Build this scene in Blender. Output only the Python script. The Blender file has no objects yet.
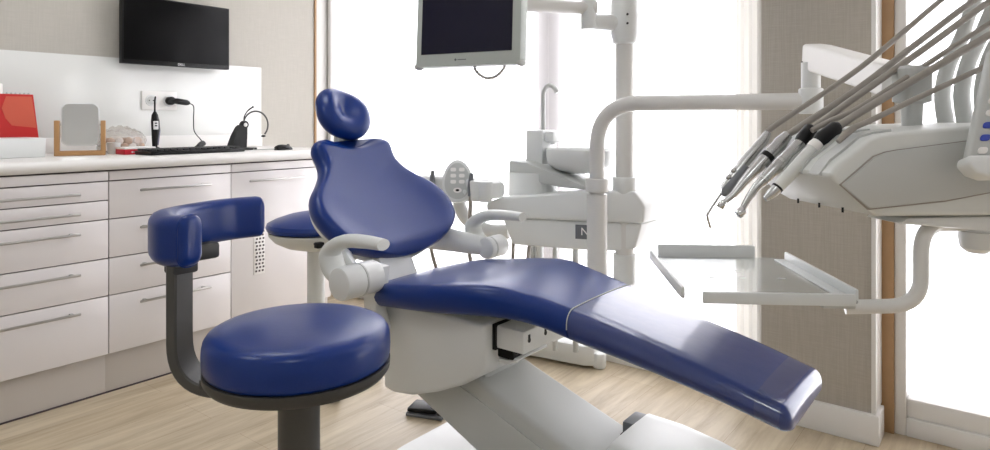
import bpy, bmesh, math, random
from mathutils import Vector, Matrix
random.seed(7)
SC = bpy.context.scene
COL = SC.collection
H_CAM = 1.08

# ------------------------------------------------------------------ materials
def lin(h):
    h = h.lstrip('#')
    def f(v):
        v /= 255
        return v / 12.92 if v <= .04045 else ((v + .055) / 1.055) ** 2.4
    return tuple(f(int(h[i:i + 2], 16)) for i in (0, 2, 4)) + (1,)

def mat(name, col, rough=.5, metal=0, coat=0, coat_rough=.1, bump=None, spec=.5, trans=0, sheen=0, var=None):
    m = bpy.data.materials.new(name); m.use_nodes = True
    nt = m.node_tree; b = nt.nodes['Principled BSDF']
    c = lin(col) if isinstance(col, str) else col
    b.inputs['Base Color'].default_value = c
    b.inputs['Roughness'].default_value = rough
    b.inputs['Metallic'].default_value = metal
    b.inputs['Coat Weight'].default_value = coat
    b.inputs['Coat Roughness'].default_value = coat_rough
    b.inputs['Specular IOR Level'].default_value = spec
    b.inputs['Transmission Weight'].default_value = trans
    tc = nt.nodes.new('ShaderNodeTexCoord')
    if var:                                   # subtle procedural colour variation: (scale, amount)
        n = nt.nodes.new('ShaderNodeTexNoise'); n.inputs['Scale'].default_value = var[0]
        n.inputs['Detail'].default_value = 4
        mx = nt.nodes.new('ShaderNodeMix'); mx.data_type = 'RGBA'
        k = 1 - var[1]
        mx.inputs['A'].default_value = (c[0] * k, c[1] * k, c[2] * k, 1); mx.inputs['B'].default_value = c
        nt.links.new(tc.outputs['Object'], n.inputs['Vector'])
        nt.links.new(n.outputs['Fac'], mx.inputs['Factor'])
        nt.links.new(mx.outputs['Result'], b.inputs['Base Color'])
    if bump:                                  # (scale, strength)
        n = nt.nodes.new('ShaderNodeTexNoise'); n.inputs['Scale'].default_value = bump[0]
        bp = nt.nodes.new('ShaderNodeBump'); bp.inputs['Strength'].default_value = bump[1]
        bp.inputs['Distance'].default_value = .002
        nt.links.new(tc.outputs['Object'], n.inputs['Vector'])
        nt.links.new(n.outputs['Fac'], bp.inputs['Height'])
        nt.links.new(bp.outputs['Normal'], b.inputs['Normal'])
    return m

def wood_floor():
    m = bpy.data.materials.new('oak_planks'); m.use_nodes = True
    nt = m.node_tree; N = nt.nodes; K = nt.links; b = N['Principled BSDF']
    tc = N.new('ShaderNodeTexCoord')
    mp = N.new('ShaderNodeMapping'); mp.inputs['Rotation'].default_value = (0, 0, math.pi / 2)
    K.new(tc.outputs['Object'], mp.inputs['Vector'])
    br = N.new('ShaderNodeTexBrick')
    br.inputs['Scale'].default_value = 1; br.inputs['Brick Width'].default_value = 1.25
    br.inputs['Row Height'].default_value = .19; br.inputs['Mortar Size'].default_value = .0008
    br.inputs['Mortar Smooth'].default_value = .3
    br.inputs['Color1'].default_value = lin('#ccc1ab'); br.inputs['Color2'].default_value = lin('#c2b59d')
    br.inputs['Mortar'].default_value = lin('#a8937c'); br.offset = .37
    K.new(mp.outputs['Vector'], br.inputs['Vector'])
    mp2 = N.new('ShaderNodeMapping'); mp2.inputs['Scale'].default_value = (9, .9, 1)
    K.new(tc.outputs['Object'], mp2.inputs['Vector'])
    n1 = N.new('ShaderNodeTexNoise'); n1.inputs['Scale'].default_value = 2.2; n1.inputs['Detail'].default_value = 7
    n1.inputs['Roughness'].default_value = .65; n1.inputs['Distortion'].default_value = .6
    K.new(mp2.outputs['Vector'], n1.inputs['Vector'])
    rp = N.new('ShaderNodeValToRGB')
    rp.color_ramp.elements[0].position = .34; rp.color_ramp.elements[0].color = lin('#bdac94')
    rp.color_ramp.elements[1].position = .62; rp.color_ramp.elements[1].color = lin('#fffaf2')
    K.new(n1.outputs['Fac'], rp.inputs['Fac'])
    mx = N.new('ShaderNodeMix'); mx.data_type = 'RGBA'; mx.blend_type = 'MULTIPLY'; mx.inputs['Factor'].default_value = .62
    K.new(br.outputs['Color'], mx.inputs['A']); K.new(rp.outputs['Color'], mx.inputs['B'])
    K.new(mx.outputs['Result'], b.inputs['Base Color'])
    b.inputs['Roughness'].default_value = .42
    bp = N.new('ShaderNodeBump'); bp.inputs['Strength'].default_value = .15; bp.inputs['Distance'].default_value = .002
    K.new(n1.outputs['Fac'], bp.inputs['Height']); K.new(bp.outputs['Normal'], b.inputs['Normal'])
    return m

def linen(name, ca, cb, rough=.85):
    """woven wall covering: fine crossing threads"""
    m = bpy.data.materials.new(name); m.use_nodes = True
    nt = m.node_tree; N = nt.nodes; K = nt.links; b = N['Principled BSDF']
    tc = N.new('ShaderNodeTexCoord'); facs = []
    for s in ((14, 14, 420), (260, 260, 9)):
        mp = N.new('ShaderNodeMapping'); mp.inputs['Scale'].default_value = s
        n = N.new('ShaderNodeTexNoise'); n.inputs['Scale'].default_value = 1; n.inputs['Detail'].default_value = 2
        K.new(tc.outputs['Object'], mp.inputs['Vector']); K.new(mp.outputs['Vector'], n.inputs['Vector']); facs.append(n)
    ad = N.new('ShaderNodeMath'); ad.operation = 'ADD'
    K.new(facs[0].outputs['Fac'], ad.inputs[0]); K.new(facs[1].outputs['Fac'], ad.inputs[1])
    rp = N.new('ShaderNodeValToRGB'); rp.color_ramp.elements[0].position = .42; rp.color_ramp.elements[1].position = .6
    rp.color_ramp.elements[0].color = lin(ca); rp.color_ramp.elements[1].color = lin(cb)
    hf = N.new('ShaderNodeMath'); hf.operation = 'MULTIPLY'; hf.inputs[1].default_value = .5
    K.new(ad.outputs[0], hf.inputs[0]); K.new(hf.outputs[0], rp.inputs['Fac'])
    K.new(rp.outputs['Color'], b.inputs['Base Color'])
    b.inputs['Roughness'].default_value = rough; b.inputs['Specular IOR Level'].default_value = .2
    bp = N.new('ShaderNodeBump'); bp.inputs['Strength'].default_value = .1; bp.inputs['Distance'].default_value = .001
    K.new(hf.outputs[0], bp.inputs['Height']); K.new(bp.outputs['Normal'], b.inputs['Normal'])
    return m

def sheer(name, col, clear=.5):
    """sunscreen fabric: part open weave, part light-scattering thread"""
    m = bpy.data.materials.new(name); m.use_nodes = True
    nt = m.node_tree; N = nt.nodes; K = nt.links
    N.remove(N['Principled BSDF']); o = N['Material Output']
    t = N.new('ShaderNodeBsdfTransparent'); tl = N.new('ShaderNodeBsdfTranslucent'); df = N.new('ShaderNodeBsdfDiffuse')
    tl.inputs['Color'].default_value = lin(col); df.inputs['Color'].default_value = lin(col)
    a = N.new('ShaderNodeMixShader'); a.inputs[0].default_value = .4
    K.new(tl.outputs[0], a.inputs[1]); K.new(df.outputs[0], a.inputs[2])
    c = N.new('ShaderNodeMixShader'); c.inputs[0].default_value = 1 - clear
    K.new(t.outputs[0], c.inputs[1]); K.new(a.outputs[0], c.inputs[2]); K.new(c.outputs[0], o.inputs['Surface'])
    return m

def clear_sheet(name, tint, rough, gloss=.25):
    """thin clear or frosted sheet: transparent with a surface gloss and a little haze"""
    m = bpy.data.materials.new(name); m.use_nodes = True
    nt = m.node_tree; N = nt.nodes; K = nt.links
    N.remove(N['Principled BSDF']); o = N['Material Output']
    t = N.new('ShaderNodeBsdfTransparent'); t.inputs['Color'].default_value = lin(tint)
    g = N.new('ShaderNodeBsdfGlossy'); g.inputs['Roughness'].default_value = rough
    d = N.new('ShaderNodeBsdfDiffuse'); d.inputs['Color'].default_value = lin('#e4e6e4')
    lw = N.new('ShaderNodeLayerWeight'); lw.inputs['Blend'].default_value = .5
    pw = N.new('ShaderNodeMath'); pw.operation = 'POWER'; pw.inputs[1].default_value = 4; K.new(lw.outputs['Facing'], pw.inputs[0])
    f = N.new('ShaderNodeMath'); f.operation = 'MULTIPLY_ADD'; f.inputs[1].default_value = .8; f.inputs[2].default_value = .04; K.new(pw.outputs[0], f.inputs[0])
    a = N.new('ShaderNodeMixShader'); a.inputs[0].default_value = gloss
    K.new(t.outputs[0], a.inputs[1]); K.new(d.outputs[0], a.inputs[2])
    c = N.new('ShaderNodeMixShader'); K.new(f.outputs[0], c.inputs[0]); K.new(a.outputs[0], c.inputs[1]); K.new(g.outputs[0], c.inputs[2])
    K.new(c.outputs[0], o.inputs['Surface'])
    return m

def glow(name, col, s):
    m = bpy.data.materials.new(name); m.use_nodes = True
    nt = m.node_tree; N = nt.nodes
    N.remove(N['Principled BSDF']); e = N.new('ShaderNodeEmission')
    e.inputs['Color'].default_value = lin(col); e.inputs['Strength'].default_value = s
    nt.links.new(e.outputs[0], N['Material Output'].inputs['Surface'])
    return m

M = dict(
    floor=wood_floor(),
    wall=linen('beige_wallcovering', '#b3afa6', '#b8b4ab'),
    wallp=linen('greige_wallcovering', '#aca69b', '#b4aea4'),
    paint=mat('white_paint', '#e8e8e8', .7, var=(3, .03)),
    trimw=mat('white_lacquered_trim', '#e0deda', .35, var=(4, .03)),
    brown=mat('oak_casing', '#b08d66', .5, var=(18, .22)),
    cab=mat('white_laminate_front', '#e4e0df', .25, coat=.3, var=(2, .02)),
    carc=mat('dark_cabinet_gap', '#4a3f42', .7, var=(5, .1)),
    kick=mat('toe_kick', '#c6c0b9', .4, var=(3, .04)),
    top=mat('white_solid_surface', '#e4e2de', .3, var=(20, .03)),
    splash=mat('glossy_white_splashback', '#dbdcd8', .12, coat=.3, var=(2, .02)),
    steel=mat('brushed_steel', '#b9b7b4', .3, 1, var=(60, .08)),
    chrome=mat('polished_chrome', '#c9c9c7', .1, 1, var=(30, .05)),
    black=mat('black_plastic', '#0d0d0e', .45, spec=.3, var=(20, .3)),
    screen=mat('black_screen', '#050506', .3, spec=.12, var=(3, .3)),
    mscreen=mat('dark_blue_screen', '#15142c', .2, spec=.3, var=(3, .4)),
    blue=mat('navy_upholstery', '#0b2e74', .30, coat=.12, coat_rough=.15, spec=.28, bump=(260, .12), var=(3, .08)),
    film=mat('navy_under_clear_film', '#1a3272', .32, coat=.9, coat_rough=.08, spec=.35, bump=(14, .5), var=(5, .12)),
    wp=mat('white_plastic', '#dcdedc', .32, coat=.15, var=(3, .03)),
    wp2=mat('pale_grey_plastic', '#bcbebb', .4, var=(3, .03)),
    wcream=mat('cream_plastic', '#d4d6d2', .4, var=(4, .04)),
    tubew=mat('white_enamelled_tube', '#d4d3cf', .3, coat=.3, var=(3, .02)),
    charcoal=mat('charcoal_plastic', '#3b3a38', .5, var=(8, .1)),
    charcoal2=mat('charcoal_painted_metal', '#474643', .42, var=(8, .08)),
    bezel=mat('grey_green_bezel', '#b9c0bb', .4, var=(5, .04)),
    hose=mat('grey_silicone_hose', '#979189', .5, var=(30, .08)),
    grip=mat('steel_instrument', '#bcbcba', .22, .8, var=(60, .1)),
    icon=mat('blue_icon', '#3a4db0', .5, var=(30, .1)),
    mirror=mat('mirror_glass', '#e6e8e6', .02, 1, var=(3, .01)),
    bamboo=mat('bamboo_wood', '#b98d5c', .5, var=(30, .18)),
    red=mat('red_card', '#c01f1e', .4, var=(6, .08)),
    red2=mat('orange_red_print', '#c9573f', .4, var=(6, .06)),
    redbox=mat('red_carton', '#c2122c', .4, var=(10, .06)),
    white=mat('white_card', '#eceae6', .5, var=(6, .03)),
    palew=mat('pale_logo_print', '#dedede', .5, var=(6, .03)),
    greyd=mat('dark_grey_label', '#6d7074', .4, var=(8, .06)),
    bag=clear_sheet('clear_plastic_bag', '#f8f4f1', .1, .18),
    tray=clear_sheet('frosted_clear_tray', '#f4f6f5', .12, .24),
    trayrim=mat('tray_rim_plastic', '#d4d7d6', .3, var=(6, .04)),
    glass=clear_sheet('window_glass', '#fbfafb', .02, .0),
    blind=sheer('white_sunscreen_fabric', '#f3f2f3', .5),
    curtain=sheer('cream_sheer_curtain', '#dedcd6', .2),
    peach=mat('beige_wrapped_rolls', '#c9a98f', .6, var=(25, .25)),
    lamp=glow('fill_diffuser', '#f8fcff', 5.2),
    key=mat('black_key', '#1b1b1c', .5, var=(20, .2)),
    violet=mat('grey_violet_plastic', '#6d6a86', .4, var=(20, .1)),
)

# ------------------------------------------------------------------ mesh builder
class B:
    def __init__(s): s.bm = bmesh.new()
    def _merge(s, t, mtx=None):
        if mtx is not None: bmesh.ops.transform(t, matrix=mtx, verts=t.verts)
        me = bpy.data.meshes.new('tmp'); t.to_mesh(me); t.free(); s.bm.from_mesh(me); bpy.data.meshes.remove(me)
        return s
    def box(s, a, b, bev=.003, seg=2, mtx=None):
        t = bmesh.new(); bmesh.ops.create_cube(t, size=1)
        c = [(a[i] + b[i]) / 2 for i in range(3)]; d = [max(abs(b[i] - a[i]), 1e-5) for i in range(3)]
        bmesh.ops.scale(t, vec=d, verts=t.verts); bmesh.ops.translate(t, vec=c, verts=t.verts)
        bev = min(bev, min(d) * .45)
        if bev > 0: bmesh.ops.bevel(t, geom=t.edges[:] , offset=bev, segments=seg, profile=.5, affect='EDGES')
        return s._merge(t, mtx)
    def loft(s, rings, cap=True, close=True):
        t = bmesh.new(); R = [[t.verts.new(p) for p in r] for r in rings]; n = len(R[0])
        for i in range(len(R) - 1):
            for j in range(n if close else n - 1):
                k = (j + 1) % n
                try: t.faces.new((R[i][j], R[i][k], R[i + 1][k], R[i + 1][j]))
                except ValueError: pass
        if cap:
            t.faces.new(R[0]); t.faces.new(R[-1])
        bmesh.ops.remove_doubles(t, verts=t.verts, dist=1e-6)
        bmesh.ops.recalc_face_normals(t, faces=t.faces)
        return s._merge(t)
    def tube(s, pts, r, seg=14, flat=None, up=None):
        pts = [Vector(p) for p in pts]; n = len(pts)
        rs = r if isinstance(r, (list, tuple)) else [r] * n
        T = []
        for i in range(n):
            d = pts[min(i + 1, n - 1)] - pts[max(i - 1, 0)]
            T.append(d.normalized())
        u = Vector(up) if up else (Vector((0, 0, 1)) if abs(T[0].z) < .9 else Vector((1, 0, 0)))
        rings = []
        for i in range(n):
            u = (u - T[i] * u.dot(T[i])).normalized(); v = T[i].cross(u)
            fx, fy = flat if flat else (1, 1)
            rings.append([pts[i] + (u * math.cos(2 * math.pi * k / seg) * fx + v * math.sin(2 * math.pi * k / seg) * fy) * rs[i] for k in range(seg)])
        return s.loft(rings)
    def cyl(s, a, b, r, r2=None, seg=24, bev=0):
        a, b = Vector(a), Vector(b)
        if r2 is None: r2 = r
        if bev:
            d = (b - a).normalized()
            return s.tube([a, a + d * bev * .3, a + d * bev, b - d * bev, b - d * bev * .3, b], [r - bev, r - bev * .3, r, r2, r2 - bev * .3, r2 - bev], seg)
        return s.tube([a, b], [r, r2], seg)
    def lathe(s, prof, c, seg=40, sx=1, sy=1):
        rings = [[(c[0] + r * math.cos(2 * math.pi * k / seg) * sx, c[1] + r * math.sin(2 * math.pi * k / seg) * sy, c[2] + z) for k in range(seg)] for r, z in prof]
        return s.loft(rings)
    def ball(s, c, r, seg=20, rot=None):
        t = bmesh.new(); bmesh.ops.create_uvsphere(t, u_segments=seg, v_segments=seg // 2, radius=1)
        r = r if isinstance(r, (list, tuple)) else (r, r, r)
        bmesh.ops.scale(t, vec=r, verts=t.verts)
        m = Matrix.Translation(Vector(c))
        if rot is not None: m = m @ rot
        return s._merge(t, m)
    def prism(s, outline, fn, w0, w1, bev=.004, seg=2):
        """closed 2D outline swept from w0 to w1; fn(u, v, w) -> world point"""
        t = bmesh.new()
        lo = [t.verts.new(fn(u, v, w0)) for u, v in outline]; hi = [t.verts.new(fn(u, v, w1)) for u, v in outline]
        n = len(outline)
        for j in range(n):
            k = (j + 1) % n; t.faces.new((lo[j], lo[k], hi[k], hi[j]))
        t.faces.new(lo); t.faces.new(hi)
        bmesh.ops.recalc_face_normals(t, faces=t.faces)
        if bev > 0:
            ed = [e for e in t.edges if len(e.link_faces) == 2 and e.calc_face_angle(0) > math.radians(38)]
            bmesh.ops.bevel(t, geom=ed, offset=bev, segments=seg, profile=.5, affect='EDGES', clamp_overlap=True)
        return s._merge(t)
    def text(s, body, size, origin, xdir, ydir, depth=.0006):
        cu = bpy.data.curves.new('lettering', 'FONT'); cu.body = body; cu.size = size; cu.extrude = depth
        cu.align_x = 'CENTER'; cu.align_y = 'CENTER'
        o = bpy.data.objects.new('lettering', cu)
        dg = bpy.context.evaluated_depsgraph_get()
        COL.objects.link(o); dg.update()
        me = bpy.data.meshes.new_from_object(o.evaluated_get(bpy.context.evaluated_depsgraph_get()))
        bpy.data.objects.remove(o); bpy.data.curves.remove(cu)
        x = Vector(xdir).normalized(); y = Vector(ydir).normalized(); z = x.cross(y)
        m = Matrix(((x.x, y.x, z.x, origin[0]), (x.y, y.y, z.y, origin[1]), (x.z, y.z, z.z, origin[2]), (0, 0, 0, 1)))
        me.transform(m); s.bm.from_mesh(me); bpy.data.meshes.remove(me)
        return s

ROOT = {}
def finish(b, name, m, loc, smooth=40):
    bm = b.bm
    bmesh.ops.translate(bm, vec=-Vector(loc), verts=bm.verts)
    for f in bm.faces: f.smooth = True
    lim = math.radians(smooth)
    for e in bm.edges:
        if len(e.link_faces) == 2 and e.calc_face_angle(0) > lim: e.smooth = False
    me = bpy.data.meshes.new(name); bm.to_mesh(me); bm.free()
    me.materials.append(m)
    o = bpy.data.objects.new(name, me); COL.objects.link(o)
    return o
def thing(name, label, cat, loc, group=None):
    o = bpy.data.objects.new(name, None); COL.objects.link(o); o.location = loc; o.empty_display_size = .05
    o['label'] = label; o['category'] = cat
    if group: o['group'] = group
    ROOT[o.name] = Vector(loc); return o
def part(name, b, m, parent, label=None, smooth=40):
    loc = ROOT[parent.name]
    o = finish(b, name, m, loc, smooth); o.parent = parent; ROOT[o.name] = loc
    if label: o['label'] = label
    return o
def solo(name, b, m, label, cat, loc, group=None, smooth=40):
    o = finish(b, name, m, loc, smooth); o.location = loc; o['label'] = label; o['category'] = cat
    if group: o['group'] = group
    ROOT[o.name] = Vector(loc); return o
def struct(name, b, m, loc=(0, 0, 0), parent=None):
    o = finish(b, name, m, loc); o.location = loc
    if parent is None: o['kind'] = 'structure'
    else: o.parent = parent; o.location = (0, 0, 0)
    ROOT[o.name] = Vector(loc); return o

def spline(pts, n=8):
    pts = [Vector(p) for p in pts]; out = []
    for i in range(len(pts) - 1):
        p0 = pts[max(i - 1, 0)]; p1 = pts[i]; p2 = pts[i + 1]; p3 = pts[min(i + 2, len(pts) - 1)]
        for k in range(n):
            t = k / n
            out.append(.5 * ((2 * p1) + (p2 - p0) * t + (2 * p0 - 5 * p1 + 4 * p2 - p3) * t * t + (3 * p1 - p0 - 3 * p2 + p3) * t ** 3))
    out.append(pts[-1]); return out
def fillet(pts, r, n=6):
    """polyline with rounded corners"""
    pts = [Vector(p) for p in pts]; out = [pts[0]]
    for i in range(1, len(pts) - 1):
        a = (pts[i - 1] - pts[i]); c = (pts[i + 1] - pts[i])
        d = min(r, a.length * .49, c.length * .49)
        p = pts[i] + a.normalized() * d; q = pts[i] + c.normalized() * d
        for k in range(n + 1):
            t = k / n; out.append(p * (1 - t) ** 2 + pts[i] * 2 * t * (1 - t) + q * t * t)
    out.append(pts[-1]); return out
def interp(tab, x):
    if x <= tab[0][0]: return tab[0][1]
    for i in range(len(tab) - 1):
        (x0, y0), (x1, y1) = tab[i], tab[i + 1]
        if x <= x1:
            ym = tab[i - 1] if i > 0 else tab[i]; yp = tab[i + 2] if i + 2 < len(tab) else tab[i + 1]
            t = (x - x0) / (x1 - x0)
            m0 = (y1 - ym[1]) / max(x1 - ym[0], 1e-6) * (x1 - x0); m1 = (yp[1] - y0) / max(yp[0] - x0, 1e-6) * (x1 - x0)
            return (2 * t ** 3 - 3 * t * t + 1) * y0 + (t ** 3 - 2 * t * t + t) * m0 + (-2 * t ** 3 + 3 * t * t) * y1 + (t ** 3 - t * t) * m1
    return tab[-1][1]
def rrect(hw, zt, zb, r, crown=0, nt=9, na=5):
    """closed ring (s, z): rounded rectangle with optional crown on its top"""
    hw = max(hw, .002); r = max(min(r, hw * .98, (zt - zb) * .49), .0004); out = []
    for cx, cz, a0 in ((hw - r, zt - r, 0), (-(hw - r), zt - r, 90), (-(hw - r), zb + r, 180), (hw - r, zb + r, 270)):
        for k in range(na + 1):
            a = math.radians(a0 + 90 * k / na); out.append([cx + r * math.cos(a), cz + r * math.sin(a)])
        if a0 == 0:
            for k in range(1, nt + 1):
                t = k / (nt + 1); out.append([(hw - r) * (1 - 2 * t), zt])
    for p in out:
        if p[1] > (zt + zb) / 2: p[1] += crown * (1 - (p[0] / hw) ** 2)
    return out
def rr2(w, h, r, n=6):
    """rounded rectangle outline centred on 0"""
    o = []
    for cx, cy, a0 in ((w / 2 - r, h / 2 - r, 0), (-w / 2 + r, h / 2 - r, 90), (-w / 2 + r, -h / 2 + r, 180), (w / 2 - r, -h / 2 + r, 270)):
        for k in range(n + 1):
            a = math.radians(a0 + 90 * k / n); o.append((cx + r * math.cos(a), cy + r * math.sin(a)))
    return o
XZ = lambda u, v, w: (u, w, v)          # outline in x, z swept along y
XY = lambda u, v, w: (u, v, w)          # outline in x, y swept along z
YZ = lambda u, v, w: (w, u, v)          # outline in y, z swept along x

# ================================================================== THE ROOM
XL, YB, XR, YR, ZC = -3.42, 2.66, 2.3, -2.2, 2.75
struct('floor', B().box((XL - .1, YR - .1, -.1), (XR + .1, YB + .3, 0), 0), M['floor'])
struct('ceiling', B().box((XL - .1, YR - .1, ZC), (XR + .1, YB + .3, ZC + .1), 0), M['paint'])
struct('wall_left', B().box((XL - .15, YR, 0), (XL, YB + .3, ZC), 0), M['wall'])
struct('wall_right', B().box((XR, YR, 0), (XR + .15, YB + .3, ZC), 0), M['paint'])
struct('wall_rear', B().box((XL, YR - .15, 0), (XR, YR, ZC), 0), M['paint'])
PX0, PX1, PY = -.722, -.362, 2.51
struct('wall_back', B().box((PX0, PY, 0), (PX1, 2.86, ZC), .004)
       .box((XL, 2.60, 2.5), (PX0, 2.86, ZC), 0).box((PX1, 2.60, 2.5), (1.45, 2.86, ZC), 0).box((1.45, PY, 0), (XR, 2.86, ZC), 0), M['wallp'])
struct('trim_1', B().box((PX1 - .004, PY - .006, .10), (PX1 + .010, 2.64, ZC), .002), M['trimw'])
struct('baseboard_back', B().box((PX0 - .012, PY - .016, 0), (PX1 + .02, PY + .1, .1), .003), M['trimw'])
struct('trim_2', B().box((PX1 + .001, 2.63, 0), (PX1 + .046, 2.70, 2.5), .002), M['brown'])
struct('trim_3', B().box((XL, 2.545, 0), (XL + .008, 2.56, ZC), .002), M['brown'])
struct('trim_4', B().box((XL, 2.561, 0), (XL + .006, 2.638, ZC), .002), M['trimw'])  # white stile, widened to paint the strongly lit wall end bright
struct('baseboard_right', B().box((XR - .015, YR, 0), (XR, 2.5, .1), .003), M['trimw'])

def window(name, x0, x1, left, right, mull=()):
    """floor to ceiling glazing between x0 and x1"""
    f = B()
    f.box((x0, 2.64, 0), (x0 + left, 2.71, 2.5), .004).box((x1 - right, 2.64, 0), (x1, 2.71, 2.5), .004)
    f.box((x0 + left, 2.64, 0), (x1 - right, 2.71, .062), .003).box((x0 + left, 2.652, .062), (x1 - right, 2.71, .125), .004)
    f.box((x0 + left, 2.64, 2.42), (x1 - right, 2.71, 2.5), .003)
    for m in mull: f.box((m - .09, 2.78, .02), (m + .09, 2.83, 2.42), .004)
    o = struct(name, f, M['trimw'])
    g = struct('window_glass', B().box((x0 + left, 2.682, .125), (x1 - right, 2.688, 2.42), 0), M['glass'], parent=o)
    return o
window('window_1', XL + .012, PX0, .03, .045, (-1.81,))
window('window_2', PX1 + .046, 1.45, .035, .06, (.58,))
def blind(x0, x1, label):
    loc = ((x0 + x1) / 2, 2.76, 2.45)
    t = thing('roller_blind', label, 'blind', loc, 'white sunscreen blinds over the windows')
    part('roller', B().cyl((x0, 2.76, 2.46), (x1, 2.76, 2.46), .028), M['trimw'], t)
    part('fabric', B().box((x0, 2.745, .10), (x1, 2.7462, 2.46), 0), M['blind'], t)
    part('hem_bar', B().box((x0, 2.74, .085), (x1, 2.751, .103), .003), M['trimw'], t)
blind(XL + .03, -1.811, 'left roller blind of white sunscreen fabric, behind the dental chair headrest')
blind(-1.809, PX0 - .02, 'white roller blind of sunscreen fabric behind the basin unit and pole')
blind(PX1 + .05, .57, 'white sunscreen roller blind right of the greige pillar, behind the instrument unit')

sc_ = thing('side_curtain', 'narrow cream curtain edge hanging between the window and the pillar', 'curtain', (-.78, 2.61, 0.02))
part('curtain_drape', B().prism([(-.845 + .0155 * k, 2.612 + (.008 if k % 2 else 0)) for k in range(9)] + [(-.845 + .0155 * k, 2.609 + (.008 if k % 2 else 0)) for k in range(8, -1, -1)], XY, .03, 2.46, 0), M['curtain'], sc_)
part('curtain_rail', B().box((-.86, 2.598, 2.455), (PX0 - .004, 2.628, 2.475), .003), M['trimw'], sc_)
# presumed ceiling panels, added out of the frame as fill for the near sides
for x, y in ((-2.0, -.35), (.1, -.55), (-2.2, 1.1)):
    t = thing('ceiling_fill_panel', 'unseen square fill light panel added flush with the ceiling', 'lamp', (x, y, ZC), 'unseen ceiling fill panels')
    part('fill_frame', B().box((x - .33, y - .33, ZC - .03), (x + .33, y + .33, ZC), .004), M['trimw'], t)
    part('diffuser', B().box((x - .3, y - .3, ZC - .034), (x + .3, y + .3, ZC - .0301), 0), M['lamp'], t)

# ================================================================== LEFT WALL: CABINETS
XF = -2.79
def handle(parent, y0, y1, z, x=XF):
    h = B().box((x + .024, y0, z - .005), (x + .033, y1, z + .005), .003)
    h.box((x, y0 + .02, z - .004), (x + .026, y0 + .032, z + .004), .001).box((x, y1 - .032, z - .004), (x + .026, y1 - .02, z + .004), .001)
    return part('handle', h, M['steel'], parent, 'brushed steel bar handle')
def cabinet(y0, y1, levels, hy, label, door=False):
    t = thing('drawer_cabinet' if not door else 'base_cabinet', label, 'cabinet', ((XF + XL) / 2, (y0 + y1) / 2, 0), 'white base cabinets along the left wall')
    part('carcass', B().box((XL + .015, y0 + .001, .158), (XF - .02, y1 - .001, .884), .001), M['carc'], t)
    g = .002
    part('top_rail', B().box((XF - .02, y0 + g, .8425), (XF, y1 - g, .878), .0015), M['cab'], t)
    for zt, zb in levels:
        d = part('door' if door else 'drawer', B().box((XF - .019, y0 + g, zb + g), (XF, y1 - g, zt - g), .0015), M['cab'], t)
        handle(d, hy[0], hy[1], zt - .042)
        if door:
            v = part('vent_plate', B().box((XF, 1.737, .355), (XF + .003, 1.795, .605), .001), M['white'], t)
            sl = B()
            for i in range(14):
                for j in range(3):
                    yy = 1.744 + j * .017 + (.004 if i % 2 else 0); zz = .366 + i * .0168
                    sl.box((XF + .0025, yy, zz), (XF + .0036, yy + .010, zz + .009), .0004, 1)
            part('vent_slots', sl, M['carc'], v, 'dark vent slots')
    part('toe_kick', B().box((XF - .05, y0, .004), (XF - .03, y1, .158), .001), M['kick'], t)
    part('floor_seal', B().box((XF - .05, y0, 0), (XF - .026, y1, .006), .001), M['carc'], t)
cabinet(.20, 1.1085, ((.84, .765), (.765, .69), (.69, .537), (.537, .39), (.39, .16)), (.32, 1.0), 'white cabinet of five drawers, leftmost, with two shallow drawers on top')
cabinet(1.1085, 1.6245, ((.84, .69), (.69, .537), (.537, .39), (.39, .16)), (1.215, 1.515), 'white cabinet of four even drawers, behind the blue stool armrest')
cabinet(1.6245, 2.185, ((.84, .16),), (1.70, 2.03), 'white one-door cabinet with a vent grille, right end of the row', True)
ct = thing('countertop', 'white worktop with rounded front edge over the cabinets', 'countertop', (-3.1, 1.0, .884))
prof = [(XL + .002, .885), (XL + .002, .93)] + [(-2.775 + .022 * math.sin(math.radians(a)), .9075 + .0225 * math.cos(math.radians(a))) for a in range(0, 181, 20)]
part('slab', B().prism(prof, XZ, .2, 2.19, 0), M['top'], ct)
part('upstand', B().box((XL + .012, .2, .9301), (XL + .030, 2.168, 1.0), .004), M['top'], ct)
solo('splashback', B().box((XL + .001, .2, .9302), (XL + .011, 2.172, 1.382), .001), M['splash'], 'glossy white splashback panel on the wall above the worktop', 'splashback', (XL + .005, 1.2, .9302))

# wall monitor
wm = thing('wall_monitor', 'black flat monitor on the left wall above the worktop', 'monitor', (-3.36, 1.67, 1.36))
part('housing', B().box((-3.372, 1.384, 1.352), (-3.335, 1.932, 1.683), .004), M['black'], wm)
part('screen', B().box((-3.3355, 1.391, 1.372), (-3.3338, 1.925, 1.676), .0005), M['screen'], wm)
part('wall_bracket', B().box((XL, 1.58, 1.46), (-3.40, 1.74, 1.60), .004).box((-3.402, 1.63, 1.50), (-3.37, 1.69, 1.56), .003), M['charcoal'], wm)
part('logo', B().text('DELL', .017, (-3.3338, 1.669, 1.362), (0, 1, 0), (0, 0, 1)), M['palew'], wm, 'pale lettering on the lower edge')

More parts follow.
